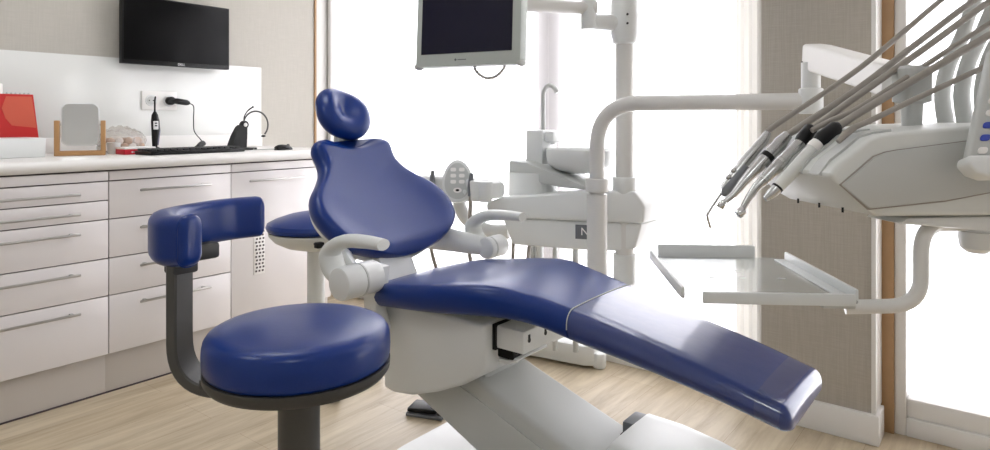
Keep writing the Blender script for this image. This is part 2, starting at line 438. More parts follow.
# wall socket
ws = thing('wall_socket', 'white double wall socket on the splashback', 'socket', (XL + .011, 1.59, 1.178))
XW = XL + .0112
part('plate', B().box((XW, 1.504, 1.130), (XW + .009, 1.680, 1.226), .003), M['white'], ws)
for yy in (1.548, 1.636):
    p = part('outlet', B().cyl((XW + .0085, yy, 1.178), (XW + .0112, yy, 1.178), .029, bev=.001), M['wp'], ws)
    part('outlet_well', B().cyl((XW + .0112, yy, 1.178), (XW + .0117, yy, 1.178), .0215), M['wp2'], p)
    part('pin_hole', B().cyl((XW + .011, yy - .0095, 1.178), (XW + .0122, yy - .0095, 1.178), .003, seg=10), M['black'], p)
    part('pin_hole', B().cyl((XW + .011, yy + .0095, 1.178), (XW + .0122, yy + .0095, 1.178), .003, seg=10), M['black'], p)
pa = thing('power_adapter', 'black plug with its cord in the right wall socket', 'plug', (XW + .02, 1.636, 1.178))
part('plug_body', B().cyl((XW + .0123, 1.636, 1.178), (XW + .045, 1.636, 1.178), .021, bev=.004), M['black'], pa)
part('plug_grip', B().tube([(XW + .034, 1.632, 1.180), (XW + .036, 1.67, 1.176), (XW + .038, 1.715, 1.170), (XW + .038, 1.728, 1.168)], [.012, .0155, .0145, .009], 14), M['black'], pa)
part('cord', B().tube(spline([(XW + .038, 1.727, 1.167), (XW + .045, 1.748, 1.150), (XW + .055, 1.742, 1.08), (-3.33, 1.735, 1.02), (-3.30, 1.755, .975), (-3.27, 1.74, .957)], 8), .0025, 8), M['black'], pa)
part('connector', B().tube([(-3.20, 1.665, .938), (-3.215, 1.69, .945), (-3.235, 1.715, .954), (-3.262, 1.742, .960), (-3.285, 1.762, .957)], [.006, .010, .014, .015, .010], 12), M['black'], pa)

# curing light
cl = thing('curing_light', 'upright black curing light standing on the worktop below the socket', 'dental tool', (-3.2, 1.474, .93))
cx, cy = -3.2, 1.474
part('base', B().lathe([(.001, 0), (.036, 0), (.038, .004), (.030, .012), (.016, .022), (.001, .023)], (cx, cy, .9302), 24), M['black'], cl)
part('body', B().tube([(cx, cy, .95), (cx, cy, .985), (cx, cy + .004, 1.03), (cx, cy + .002, 1.075), (cx, cy, 1.105), (cx, cy, 1.12)], [.011, .013, .0185, .0185, .014, .006], 16), M['black'], cl)
part('side_grip', B().tube([(cx - .01, cy + .016, .96), (cx - .01, cy + .021, 1.03), (cx - .008, cy + .015, 1.10)], [.006, .010, .005], 10), M['violet'], cl, 'grey violet side strip')
part('display', B().box((cx + .015, cy - .015, 1.035), (cx + .021, cy + .008, 1.075), .002), M['palew'], cl, 'pale display')
dsp = B()
for dz in (1.05, 1.062): dsp.box((cx + .0208, cy - .010, dz), (cx + .0216, cy + .002, dz + .006), .0004)
part('button', dsp, M['black'], cl)
part('light_rod', B().tube([(cx, cy, 1.115), (cx, cy, 1.17), (cx, cy + .003, 1.192)], [.0042, .004, .0035], 10), M['black'], cl)

# keyboard
kb = thing('keyboard', 'black computer keyboard on the worktop edge', 'keyboard', (-2.92, 1.51, .93))
KR = Matrix.Translation((-2.925, 1.515, .9302)) @ Matrix.Rotation(math.radians(4), 4, 'Z')
part('case', B().box((-.068, -.225, 0), (.068, .225, .018), .004, mtx=KR), M['black'], kb)
kk = None
for i in range(5):
    for j in range(15):
        x = -.052 + i * .024; y = -.205 + j * .0288
        if kk is None:
            kk = part('key', B().box((-.0095, -.012, .0181), (.0095, .012, .026), .002, 1, mtx=KR @ Matrix.Translation((x, y, 0))), M['key'], kb); k0 = (x, y)
        else:
            c = kk.copy(); COL.objects.link(c); c.parent = kb
            d = KR.to_3x3() @ Vector((x - k0[0], y - k0[1], 0)); c.location = d
# headset dock + headset
hd = thing('headset_dock', 'black wedge-shaped headset charging dock behind the keyboard', 'headset dock', (-3.05, 1.82, .93))
part('foot', B().box((-3.10, 1.775, .9302), (-2.985, 1.88, .942), .004), M['black'], hd)
part('cradle', B().loft([[(-3.05 + sx * a, 1.805 + o + sy * b, z) for sx, sy in ((-1, -1), (1, -1), (1, 1), (-1, 1))] for z, a, b, o in ((.942, .03, .038, 0), (1.0, .024, .032, .013), (1.045, .017, .024, .026), (1.055, .012, .018, .03))]), M['black'], hd)
hs = thing('headset', 'black wire headband headset with boom microphone resting on the dock', 'headset', (-3.05, 1.84, 1.055))
ca = (-3.05, 1.845, 1.062)
part('earpiece', B().cyl((ca[0] - .012, ca[1], ca[2] - .006), (ca[0] + .014, ca[1], ca[2] - .006), .021, bev=.004), M['black'], hs)
part('speaker_cap', B().cyl((ca[0] + .014, ca[1], ca[2] - .006), (ca[0] + .017, ca[1], ca[2] - .006), .010, bev=.001), M['steel'], hs)
hc = (-3.05, 1.912, 1.055)
part('headband', B().tube([(hc[0], hc[1] - .07 * math.cos(math.radians(a)), hc[2] + .07 * math.sin(math.radians(a))) for a in range(8, 232, 8)], 0.0026, 8, flat=(1, 1.8)), M['charcoal'], hs)
part('temple_pad', B().ball((hc[0], hc[1] + .043, hc[2] - .058), (.006, .014, .006), 12), M['black'], hs)
part('microphone_boom', B().tube(spline([(-3.05, 1.845, 1.075), (-3.05, 1.848, 1.10), (-3.045, 1.865, 1.128), (-3.04, 1.892, 1.148)], 6), [.003] * 13 + [.004] * 4 + [.0055, .0055], 8), M['black'], hs)
# mouse
ms = thing('computer_mouse', 'black computer mouse near the right end of the worktop', 'mouse', (-2.875, 1.955, .93))
mo = B(); prev = []
for v in range(13):
    t = v / 12; y = -.048 + .096 * t; k = math.sqrt(max(0, 1 - (2 * t - 1) ** 2)); w = .030 * k ** .6; hgt = .031 * k ** .7 * (1 - .25 * t)
    prev.append([(-2.875 + w * math.cos(math.radians(a)), 1.955 + y, .9302 + max(hgt, .0004) * math.sin(math.radians(a)) ** .8 if 0 < a < 180 else .9302) for a in range(0, 181, 18)])
part('shell', mo.loft(prev), M['black'], ms)
part('scroll_wheel', B().cyl((-2.879, 1.983, .952), (-2.871, 1.983, .952), .007, seg=14), M['charcoal'], ms)
part('cable', B().tube(spline([(-2.878, 1.908, .936), (-2.90, 1.87, .935), (-2.93, 1.83, .934), (-3.0, 1.76 + .11, .934)], 6), .0022, 8), M['wp2'], ms)

# table mirror
tm = thing('table_mirror', 'small rounded mirror in a U-shaped bamboo stand on the worktop', 'mirror', (-3.095, 1.123, .93))
tv = Vector((.39, .92, 0)).normalized(); nv = Vector((.92, -.39, 0)).normalized(); mc = Vector((-3.105, 1.122, 0))
def TM(u, v, w): p = mc + tv * u + nv * w; return (p.x, p.y, v)
part('stand', B().prism([(-.092, .9302), (.092, .9302), (.092, 1.078), (.074, 1.078), (.074, .95), (-.074, .95), (-.074, 1.078), (-.092, 1.078)], TM, -.03, .03, .003), M['bamboo'], tm)
mz = 1.061
tl = math.radians(4)
def TMm(u, v, w): p = mc + tv * u + nv * (w * math.cos(tl) - v * math.sin(tl)); return (p.x, p.y, mz + v * math.cos(tl) + w * math.sin(tl))
mf = part('mirror_frame', B().prism(rr2(.140, .182, .03), TMm, -.006, .006, .002), M['wp'], tm)
part('mirror_glass', B().prism(rr2(.130, .172, .026), TMm, .0061, .0068, 0), M['mirror'], mf)
for sgn in (-1, 1): part('pivot_pin', B().cyl(TMm(sgn * .068, 0, 0), TMm(sgn * .076, 0, 0), .005, seg=12), M['steel'], tm)

# white tray box, calendar, bottle
solo('storage_box', B().prism([(-3.285, .9302), (-3.075, .9302), (-3.068, 1.008), (-3.29, 1.008)], XZ, .52, .984, .004), M['wp'], 'low white box at the left end of the worktop, in front of the red calendar', 'box', (-3.18, .75, .93))
dc = thing('desk_calendar', 'red spiral-bound desk calendar behind the white box', 'calendar', (-3.33, .85, .93))
def CAL(u, v, w): return (-3.335 + w - (v - .9302) * .16, u, v)
part('front_page', B().prism([(.70, .9302), (1.036, .9302), (1.020, 1.19), (.70, 1.19)], CAL, .040, .043, 0), M['red'], dc)
part('printed_shape', B().prism([(.905, 1.131), (.922, 1.180), (1.014, 1.181), (1.026, 1.046), (.937, 1.057), (.915, 1.088)], CAL, .0431, .0437, 0), M['red2'], dc, 'lighter orange-red angular print')
part('back_board', B().prism([(.70, .9302), (1.042, .9302), (1.020, 1.19), (.70, 1.19)], lambda u, v, w: (-3.338 + w + (v - 1.19) * .02, u, v), 0, .003, 0), M['red'], dc)
for i in range(20):
    y = .712 + i * .0158
    part('spiral_ring', B().tube([(-3.354 + .010 * math.cos(math.radians(a)) - .009, y, 1.187 + .010 * math.sin(math.radians(a))) for a in range(-90, 271, 40)], .0012, 6), M['steel'], dc)
bt = thing('pump_bottle', 'white bottle top rising behind the red calendar at the left edge', 'bottle', (-3.36, .90, .93))
part('body', B().lathe([(.001, 0), (.020, 0), (.021, .004), (.021, .20), (.014, .225), (.012, .24)], (-3.360, .90, .9302), 20), M['white'], bt)
part('cap', B().lathe([(.001, .24), (.017, .24), (.017, .300), (.014, .304), (.001, .305)], (-3.360, .90, .9302), 20), M['white'], bt)

# bag, cup, red box
pb = thing('plastic_bag', 'clear plastic bag of wrapped supplies beside the bamboo mirror stand', 'bag', (-3.22, 1.37, .93))
rings = []
for k in range(15):
    t = k / 14; y = 1.235 + .205 * t; e = math.sin(math.pi * min(max(t, .02), .98)) ** .45
    ring = []
    for a in range(0, 360, 15):
        r = 1 + .13 * math.sin(a * .09 + t * 14) + .08 * math.sin(a * .21 - t * 23)
        ring.append((-3.23 + .075 * e * r * math.cos(math.radians(a)), y, max(.9303, .985 + .062 * e * r * math.sin(math.radians(a)))))
    rings.append(ring)
part('wrap', B().loft(rings), M['bag'], pb)
for i in range(9):
    y = 1.262 + i * .019; z = .953 + (.026 if i % 2 else 0)
    part('wrapped_roll', B().cyl((-3.27, y, z), (-3.19, y + random.uniform(-.006, .006), z + .006), .017, seg=14, bev=.004), M['peach'] if i % 3 else M['white'], pb)
solo('paper_cup', B().lathe([(.001, 0), (.024, 0), (.0245, .002), (.027, .048), (.0285, .050), (.0265, .051), (.0245, .046), (.022, .004), (.001, .004)], (-3.125, 1.262, .9302), 24), M['wp'], 'small white cup in front of the plastic bag', 'cup', (-3.125, 1.262, .93))
rb = thing('red_carton', 'flat red carton with a white lid in front of the bag', 'box', (-3.03, 1.315, .93))
part('carton', B().box((-3.09, 1.255, .9302), (-3.0, 1.385, .953), .002), M['redbox'], rb)
part('lid', B().box((-3.091, 1.254, .9531), (-2.999, 1.386, .962), .002), M['white'], rb, 'white lid')
lw = B()
for i in range(5): lw.box((-3.0, 1.283 + i * .012, .938), (-2.9992, 1.291 + i * .012, .944), .0003)
part('print_mark', lw, M['palew'], rb, 'pale blurred print')

# ================================================================== DENTAL CHAIR
YC = 1.6
dcch = thing('dental_chair', 'reclined blue dental patient chair with white base and armrests', 'dental chair', (-1.0, YC, 0))
# seat + leg rest share one profile
zt_tab = [(-1.57, .560), (-1.5, .580), (-1.36, .600), (-1.22, .622), (-1.11, .632), (-1.0, .620), (-.93, .608), (-.866, .595), (-.7, .557), (-.5, .512), (-.38, .480)]
zb_tab = [(-1.57, .500), (-1.5, .513), (-1.3, .530), (-1.15, .545), (-1.05, .548), (-.97, .540), (-.866, .518), (-.7, .490), (-.5, .454), (-.38, .425)]
hw_tab = [(-1.57, .235), (-1.5, .252), (-1.36, .256), (-1.22, .248), (-1.11, .230), (-1.0, .203), (-.93, .190), (-.866, .183), (-.7, .170), (-.5, .161), (-.38, .155)]
def cushion_ring(x, inset=0, xs=None, lift=0):
    hw = interp(hw_tab, x) - inset; zt = interp(zt_tab, x) - inset * .8; zb = interp(zb_tab, x) + inset * .8
    xx = x if xs is None else xs
    return [(xx, YC + s, z) for s, z in rrect(hw, zt, zb, .032, .006)]
rs = []
for k in range(7):
    a = math.radians(90 * k / 6); r = .034
    rs.append(cushion_ring(-1.57, r * (1 - math.sin(a)), -1.57 - r * math.cos(a)))
rs += [cushion_ring(-1.57 + (1.57 - .880) * k / 26) for k in range(1, 27)]
rs.append(cushion_ring(-.880, .004, -.879))
part('seat_cushion', B().loft(rs), M['blue'], dcch)
rs = [cushion_ring(-.877, .005, -.8775)] + [cushion_ring(-.876 + (.876 - .38) * k / 16) for k in range(17)]
for k in range(1, 7):
    a = math.radians(90 * k / 6); r = .026
    rs.append([(p[0], p[1], p[2] - .010 * (1 - math.cos(a))) for p in cushion_ring(-.38, r * (1 - math.cos(a)), -.38 + r * math.sin(a) * .9)])
lr = part('legrest_cushion', B().loft(rs), M['film'], dcch, 'leg cushion under glossy clear film')
part('seam', B().tube([(-.8785, YC + s * 1.002, z + (.0006 if z > .55 else -.0006)) for s, z in rrect(interp(hw_tab, -.8785), interp(zt_tab, -.8785), interp(zb_tab, -.8785), .032, .006)[:22]], .0016, 6), M['wp2'], lr, 'pale film edge')
part('end_cover', B().loft([[(p[0] + dx, YC + (p[1] - YC) * 1.012, p[2] + dz) for p in cushion_ring(-.43 + .05 * k / 4)] for k, dx, dz in ((0, 0, .001), (1, 0, .0015), (2, 0, .002), (3, 0, .002), (4, .001, .001))], cap=False), clear_sheet('clear_foot_film', '#fbfbfc', .1, .0), lr, 'crinkled clear film sleeve')
# underside pans
part('seat_pan', B().loft([[(x, YC + s, z) for s, z in rrect(interp(hw_tab, x) - .06, interp(zb_tab, x) + .006, interp(zb_tab, x) - .008, .006)] for x in [-1.53 + .045 * k for k in range(26)]]), M['wp'], dcch)

# backrest
bc = Vector((-1.62, YC, .62)); ev = Vector((-.622, 0, .783)).normalized(); nf = Vector((.783, 0, .622)).normalized()
bhw = [(0, .03), (.008, .09), (.022, .155), (.045, .215), (.075, .262), (.11, .296), (.155, .314), (.2, .320), (.245, .310), (.29, .284), (.34, .234), (.39, .194), (.43, .182), (.465, .186), (.49, .180), (.505, .160), (.511, .13)]
def back_pt(s, v, n):
    hw = max(interp(bhw, v), .02); q = s / hw
    top = max(0, min(1, (v - .34) / .17)) ** 2
    v2 = v - top * .020 * math.cos(math.pi * min(1, abs(q)) * .95) - top * .006
    n2 = n + .055 * (s / .325) ** 2 * (1 - .4 * v / .5)            # wraps forward at the sides
    n2 -= .030 * math.sin(math.pi * min(max(v / .5, 0), 1)) + .022 * (v / .5) + .004
    p = bc + Vector((0, s * .955, 0)) + ev * (v2 * .955) + nf * n2
    return (p.x, p.y, p.z)
def back_ring(v, t0, t1, grow=0, r=.034):
    hw = interp(bhw, v) + grow; edge = min(1, max(.12, min(v / .06, 1) ** .5)) * min(1, max(.25, ((.516 - v) / .035)) ** .5 if v > .481 else 1)
    m = (t0 + t1) / 2
    return [back_pt(s, v, n) for s, n in rrect(hw, m + (t1 - m) * edge, m + (t0 - m) * edge, r, 0, 15)]
vs = [0, .004, .010, .018, .028, .040, .055] + [.075 + .0195 * k for k in range(20)] + [.462, .474, .484, .493, .501, .507, .511]
part('backrest_cushion', B().loft([back_ring(v, -.035, .04) for v in vs]), M['blue'], dcch)
part('backrest_shell', B().loft([back_ring(v, -.056, -.030, -.030, .014) for v in vs]), M['wp'], dcch, 'white back shell')
# headrest
hpc = bc + ev * .600 + nf * .018
rollm = math.radians(-20)
rows = []
hr = B(); t = bmesh.new(); bmesh.ops.create_uvsphere(t, u_segments=40, v_segments=26, radius=1)
for vtx in t.verts:
    x, y, z = vtx.co
    f = lambda c, p: math.copysign(abs(c) ** p, c)
    s, v, n = f(x, .86) * .109, f(y, .86) * .110, f(z, .9) * .056
    if n > 0:
        n -= .036 * math.exp(-((s / .046) ** 2 + ((v + .004) / .055) ** 2)); n += .008 * math.exp(-(((abs(s) - .07) / .03) ** 2 + (v / .05) ** 2))
    n += .010 * (s / .11) ** 2
    s2 = s * math.cos(rollm) - v * math.sin(rollm); v2 = s * math.sin(rollm) + v * math.cos(rollm)
    vtx.co = hpc + Vector((0, s2, 0)) + ev * v2 + nf * n
hr._merge(t)
hdr = part('headrest_cushion', hr, M['blue'], dcch)
b0 = bc + ev * .46 + nf * -.045; b1 = bc + ev * .59 + nf * -.03
part('headrest_bar', B().tube([b0 + Vector((0, 0, 0)), b1], .022, 12, flat=(.35, 1.5)), M['chrome'], dcch, 'chrome headrest bar')
part('headrest_bracket', B().box((-.05, -.012, -.015), (.05, .012, .015), .004, mtx=Matrix.Translation(bc + ev * .515 + nf * -.02) @ Matrix.Rotation(math.pi / 2, 4, 'Z')), M['wp'], dcch)
for yy in (-.035, .03):
    q = bc + ev * .515 + nf * -.004
    part('bracket_screw', B().cyl((q.x, YC + yy, q.z), (q.x + .012, YC + yy, q.z + .01), .006, seg=10), M['steel'], dcch)
# armrests
for sg in (-1, 1):
    y = YC + sg * .335
    pth = spline([(-1.535, y, .595), (-1.598, y, .63), (-1.618, y, .675), (-1.590, y, .705), (-1.535, y, .724), (-1.455, y, .730), (-1.385, y, .730)], 6)
    n_ = len(pth)
    rad = [interp([(0, .040), (.25, .044), (.5, .036), (.8, .031), (1, .026)], i / (n_ - 1)) for i in range(n_)]
    ar = part('armrest', B().tube(pth, rad, 18, flat=(.62, .92) if True else None, up=(1, 0, 0)), M['wcream'], dcch)
    ja, jb_, jr = (.245, .385, .049) if sg < 0 else (.285, .385, .040)
    part('arm_joint', B().cyl((-1.520, YC + sg * ja, .608), (-1.520, YC + sg * jb_, .608), jr, bev=.008), M['wp'], ar)
    part('joint_ring', B().cyl((-1.520, YC + sg * .31, .608), (-1.520, YC + sg * .316, .608), jr + .0015), M['wp2'], ar)
    if sg < 0:
        part('side_bracket', B().prism([(-1.585, .64), (-1.50, .635), (-1.515, .50), (-1.49, .44), (-1.565, .44)], XZ, YC - .248, YC - .200, .008), M['wp'], dcch)
    part('back_wing', B().tube(spline([bc + ev * .12 + nf * -.07 + Vector((0, sg * .12, 0)), bc + ev * .06 + nf * -.045 + Vector((0, sg * .22, 0)), (-1.535, YC + sg * .305, .612)], 5), [.052, .052, .051, .050, .048, .046, .043, .040, .038, .035, .032], 12, flat=(1, .55)), M['wp'], dcch)
part('back_support', B().prism([(-1.75, .68), (-1.65, .65), (-1.55, .47), (-1.63, .46)], XZ, YC - .125, YC + .02, .008), M['wp'], dcch)
# housing, arm, base
part('seat_housing', B().prism([(-1.545, .516), (-1.138, .516), (-1.138, .400), (-1.165, .365), (-1.22, .33), (-1.32, .285), (-1.42, .250), (-1.50, .238), (-1.545, .244)], XZ, YC - .19, YC + .19, .012, 3), M['wp'], dcch)
cb = part('junction_box', B().box((-1.165, YC - .15, .445), (-1.035, YC + .15, .508), .006), M['wp'], dcch)
for yy in (1.476, 1.556):
    part('keyhole_slot', B().box((-1.036, yy - .005, .482), (-1.0335, yy + .005, .495), .002).cyl((-1.036, yy, .479), (-1.0335, yy, .479), .0065, seg=12), M['black'], cb, 'black keyhole slot')
part('gap_shade', B().box((-1.17, YC - .13, .412), (-1.085, YC + .02, .446), .006).box((-1.1385, 1.444, .440), (-1.126, 1.756, .512), .002), M['black'], dcch, 'black filler for the shaded gap around the junction box')  # black boxes painted in as shade under and beside the junction box
part('arm_pivot', B().box((-1.32, YC - .09, .30), (-1.215, YC + .09, .43), .015), M['wp2'], dcch)
part('arm_collar', B().prism([(-1.16, .395), (-1.11, .395), (-1.075, .412), (-1.082, .420), (-1.11, .408), (-1.16, .408)], XZ, YC - .125, YC + .03, .003), M['wp'], dcch)
arm_o = [(-1.52, .235), (-1.36, .340), (-1.26, .338), (-1.18, .308), (-.64, .130), (-.62, .031), (-1.03, .031)]
la = part('lift_arm', B().prism(arm_o, XZ, YC - .12, YC + .12, .014, 3), M['wp2'], dcch)
part('side_cover', B().prism([(-1.47, .245), (-1.31, .30), (-1.2, .265), (-.80, .128), (-.80, .07), (-1.02, .05), (-1.25, .135)], XZ, YC - .126, YC - .119, .003), M['wp2'], la)
bp_o = [(x - .90, y + YC) for x, y in rr2(1.30, .52, .16, 8)]
part('base_plate', B().prism(bp_o, XY, 0, .030, .008, 3), M['wp'], dcch)
def cov(x, zt, hw): return [(x, YC + s, z) for s, z in rrect(hw, zt, .0302, .05, .004)]
bcv = part('base_cover', B().loft([cov(-.80, .255, .146), cov(-.795, .262, .150), cov(-.70, .258, .153), cov(-.60, .244, .153), cov(-.50, .222, .150), cov(-.40, .190, .146), cov(-.33, .15, .138), cov(-.29, .10, .130), cov(-.28, .05, .120)]), M['wp'], dcch)
part('cover_lip', B().box((-.845, YC + .05, .215), (-.79, YC + .135, .250), .006), M['greyd'], bcv, 'grey lip')
part('cover_slot', B().box((-.850, YC + .048, .190), (-.80, YC + .085, .2145), .003), M['black'], bcv, 'black slot')
# foot pedal
fp = thing('foot_pedal', 'black foot pedal on the floor behind the chair base', 'pedal', (-1.70, 1.76, 0))
PR = Matrix.Translation((-1.675, 1.765, 0)) @ Matrix.Rotation(math.radians(20), 4, 'Z')
part('pedal_base', B().box((-.085, -.045, 0), (.06, .045, .014), .006, mtx=PR), M['greyd'], fp)
part('pedal_plate', B().box((-.080, -.042, .0), (.035, .042, .016), .007, mtx=PR @ Matrix.Translation((0, 0, .018)) @ Matrix.Rotation(math.radians(-2.5), 4, 'Y')), M['black'], fp)
part('pedal_hinge', B().cyl(PR @ Vector((.045, -.035, .019)), PR @ Vector((.045, .035, .019)), .008, seg=12), M['charcoal'], fp)

# ================================================================== STOOLS
def star_base(t, c, m, r0=.26, rot=0):
    part('base_hub', B().lathe([(.001, .075), (.05, .075), (.05, .115), (.036, .14), (.001, .14)], (c[0], c[1], 0), 24), m, t)
    for k in range(5):
        a = rot + k * 2 * math.pi / 5; d = Vector((math.cos(a), math.sin(a), 0)); o = Vector((c[0], c[1], 0))
        part('base_leg', B().tube([o + d * .03 + Vector((0, 0, .10)), o + d * .15 + Vector((0, 0, .088)), o + d * r0 + Vector((0, 0, .074))], [.022, .02, .015], 12), m, t)
        w = o + d * r0; n = Vector((-d.y, d.x, 0))
        cs = part('caster', B().cyl(w + n * .004 + Vector((0, 0, .026)), w + n * .022 + Vector((0, 0, .026)), .0259, bev=.004).cyl(w - n * .022 + Vector((0, 0, .026)), w - n * .004 + Vector((0, 0, .026)), .0259, bev=.004), M['black'], t)
        part('caster_stem', B().cyl(w + Vector((0, 0, .02)), w + Vector((0, 0, .078)), .008, seg=10), M['charcoal'], cs)

S = (-1.207, .860)
st = thing('operator_stool', 'round blue stool with curved blue arm support and charcoal frame, in front', 'stool', (S[0], S[1], 0), 'blue clinic stools')
part('seat_cushion', B().lathe([(.001, .562), (.186, .562), (.191, .566), (.1935, .575), (.1945, .595), (.1935, .612), (.191, .623), (.185, .632), (.174, .638), (.155, .6415), (.08, .644), (.001, .644)], (S[0], S[1], 0), 64), M['blue'], st)
part('seat_pan', B().lathe([(.001, .530), (.170, .530), (.186, .536), (.193, .546), (.194, .5615), (.001, .5615)], (S[0], S[1], 0), 64), M['charcoal'], st)
part('column', B().lathe([(.001, .12), (.044, .12), (.044, .53), (.001, .53)], (S[0], S[1], 0), 32).cyl((S[0], S[1], .49), (S[0], S[1], .53), .07), M['charcoal2'], st)
star_base(st, S, M['charcoal2'], .27, .3)
# curved L bar
v0 = Vector((-1.4385, .716, 0)); dirb = (Vector((S[0], S[1], 0)) - v0).normalized(); nb = Vector((-dirb.y, dirb.x, 0))
path = fillet([v0 + Vector((0, 0, .80)), v0 + Vector((0, 0, .498)), v0 + dirb * .23 + Vector((0, 0, .498))], .10, 10)
rings = []
for i, p in enumerate(path):
    tg = (path[min(i + 1, len(path) - 1)] - path[max(i - 1, 0)]).normalized(); q = nb.cross(tg).normalized()
    rings.append([tuple(p + nb * a * .034 + q * b * .0125) for a, b in ((-1, -.7), (-.9, -1), (.9, -1), (1, -.7), (1, .7), (.9, 1), (-.9, 1), (-1, .7))])
part('arm_bar', B().loft(rings), M['charcoal2'], st)
arc = spline([(-1.395, .712, .820), (-1.455, .700, .816), (-1.525, .722, .819), (-1.590, .785, .816), (-1.628, .870, .816), (-1.642, .950, .816), (-1.630, 1.022, .816)], 8)
rings = []; L_ = len(arc)
for i, p in enumerate(arc):
    tg = (arc[min(i + 1, L_ - 1)] - arc[max(i - 1, 0)]).normalized(); q = Vector((tg.y, -tg.x, 0))
    rings.append([tuple(p + q * s + Vector((0, 0, z))) for s, z in rrect(.031, .055, -.055, .026, 0, 2)])
def endcap(p, tg, q, sgn):
    out = []
    for k in range(1, 5):
        a = math.radians(90 * k / 4); ins = .018 * (1 - math.cos(a))
        out.append([tuple(p + tg * sgn * .018 * math.sin(a) + q * s + Vector((0, 0, z))) for s, z in rrect(.031 - ins, .055 - ins, -.055 + ins, .02, 0, 2)])
    return out
t0 = (arc[1] - arc[0]).normalized(); t1 = (arc[-1] - arc[-2]).normalized()
rings = endcap(arc[0], t0, Vector((t0.y, -t0.x, 0)), -1)[::-1] + rings + endcap(arc[-1], t1, Vector((t1.y, -t1.x, 0)), 1)
ap = part('arm_support', B().loft(rings), M['blue'], st)
part('piping', B().tube([tuple(arc[0] - t0 * .004 + Vector((t0.y, -t0.x, 0)) * s * 1.02 + Vector((0, 0, z * 1.01))) for s, z in rrect(.031, .055, -.055, .026, 0, 2)] , .0018, 6), M['blue'], ap)
part('arm_mount', B().box((-1.46, .69, .745), (-1.41, .745, .770), .006), M['charcoal'], st)
part('tilt_lever', B().box((-1.60, .80, .735), (-1.56, .88, .775), .008), M['charcoal'], st)
part('mount_plate', B().prism([(.05, -.05), (.20, -.05), (.20, .05), (.05, .05)], lambda u, v, w: tuple(Vector((S[0], S[1], w)) - dirb * u + nb * v), .510, .531, .003), M['charcoal'], st)

S2 = (-2.27, 1.70)
s2 = thing('assistant_stool', 'second blue stool, with beige seat pan, half hidden behind the chair backrest', 'stool', (S2[0], S2[1], 0), 'blue clinic stools')
def sad(r, z): return r, z
part('seat_cushion', B().lathe([(.001, .622), (.175, .622), (.194, .630), (.199, .644), (.193, .658), (.165, .672), (.11, .690), (.06, .700), (.001, .702)], (S2[0], S2[1], 0), 56), M['blue'], s2)
part('seat_pan', B().lathe([(.001, .545), (.06, .545), (.12, .560), (.165, .583), (.188, .608), (.190, .6225), (.001, .6225)], (S2[0], S2[1], 0), 56), M['wcream'], s2, 'beige seat pan')
part('height_lever', B().tube([(-2.20, 1.62, .598), (-2.115, 1.585, .600), (-2.085, 1.575, .600)], .007, 8).box((-2.098, 1.560, .590), (-2.072, 1.592, .612), .004), M['black'], s2, 'black lever')
part('column', B().cyl((S2[0], S2[1], .12), (S2[0], S2[1], .575), .036), M['wcream'], s2, 'beige gas column')
star_base(s2, S2, M['wcream'], .24, .9)

# ================================================================== BASIN UNIT WITH POLE
un = thing('basin_unit', 'white dental basin unit with spout and pole behind the chair', 'dental unit', (-1.42, 2.38, .0))
def UB(u, v, w): return (u, w + (u + 1.42) * .38, v)
part('upper_body', B().prism([(-1.715, .675), (-1.720, .735), (-1.66, .762), (-1.32, .800), (-1.155, .803), (-1.115, .750), (-1.120, .678)], UB, 2.25, 2.45, .012, 3), M['wp'], un)
lb = part('lower_body', B().prism([(-1.660, .6745), (-1.13, .6775), (-1.155, .578), (-1.20, .566), (-1.36, .560), (-1.62, .566)], UB, 2.262, 2.44, .010, 3), M['wp'], un)
lab = part('label_plate', B().prism([(-1.372, .605), (-1.305, .605), (-1.305, .662), (-1.372, .662)], UB, 2.2595, 2.263, .0005), M['greyd'], lb, 'dark grey label')
part('label_letter', B().text('N', .044, (-1.336, 2.2588 + .084 * .38, .634), (1, .38, 0), (0, 0, 1)), M['white'], lab, 'white letter')
# basin stand
part('stand_base', B().lathe([(.001, 0), (.108, 0), (.105, .10), (.001, .10)], (-1.635, 2.36, .755), 32), M['wp'], un)
part('stand_wedge', B().prism([(-1.715, .835), (-1.715, .905), (-1.62, .90), (-1.33, .815), (-1.34, .80), (-1.46, .805)], XZ, 2.29, 2.48, .010), M['wp2'], un)
part('spout_tower', B().box((-1.675, 2.36, .85), (-1.585, 2.48, 1.037), .010).box((-1.586, 2.37, .985), (-1.535, 2.47, 1.03), .010).cyl((-1.568, 2.42, .975), (-1.568, 2.42, .99), .014, seg=16), M['wp'], un)
part('water_spout', B().tube(fillet([(-1.628, 2.43, 1.03), (-1.628, 2.43, 1.208), (-1.60, 2.43, 1.235), (-1.572, 2.43, 1.225), (-1.555, 2.43, 1.198)], .03, 6), 0.0105, 12), M['wp2'], un, 'curved pale spout')
part('basin_bowl', B().lathe([(.001, .858), (.05, .858), (.11, .872), (.142, .895), (.150, .925), (.152, .955), (.147, .960), (.140, .952), (.12, .915), (.06, .888), (.001, .884)], (-1.425, 2.40, 0), 40, 1.0, .72), M['wp'], un)
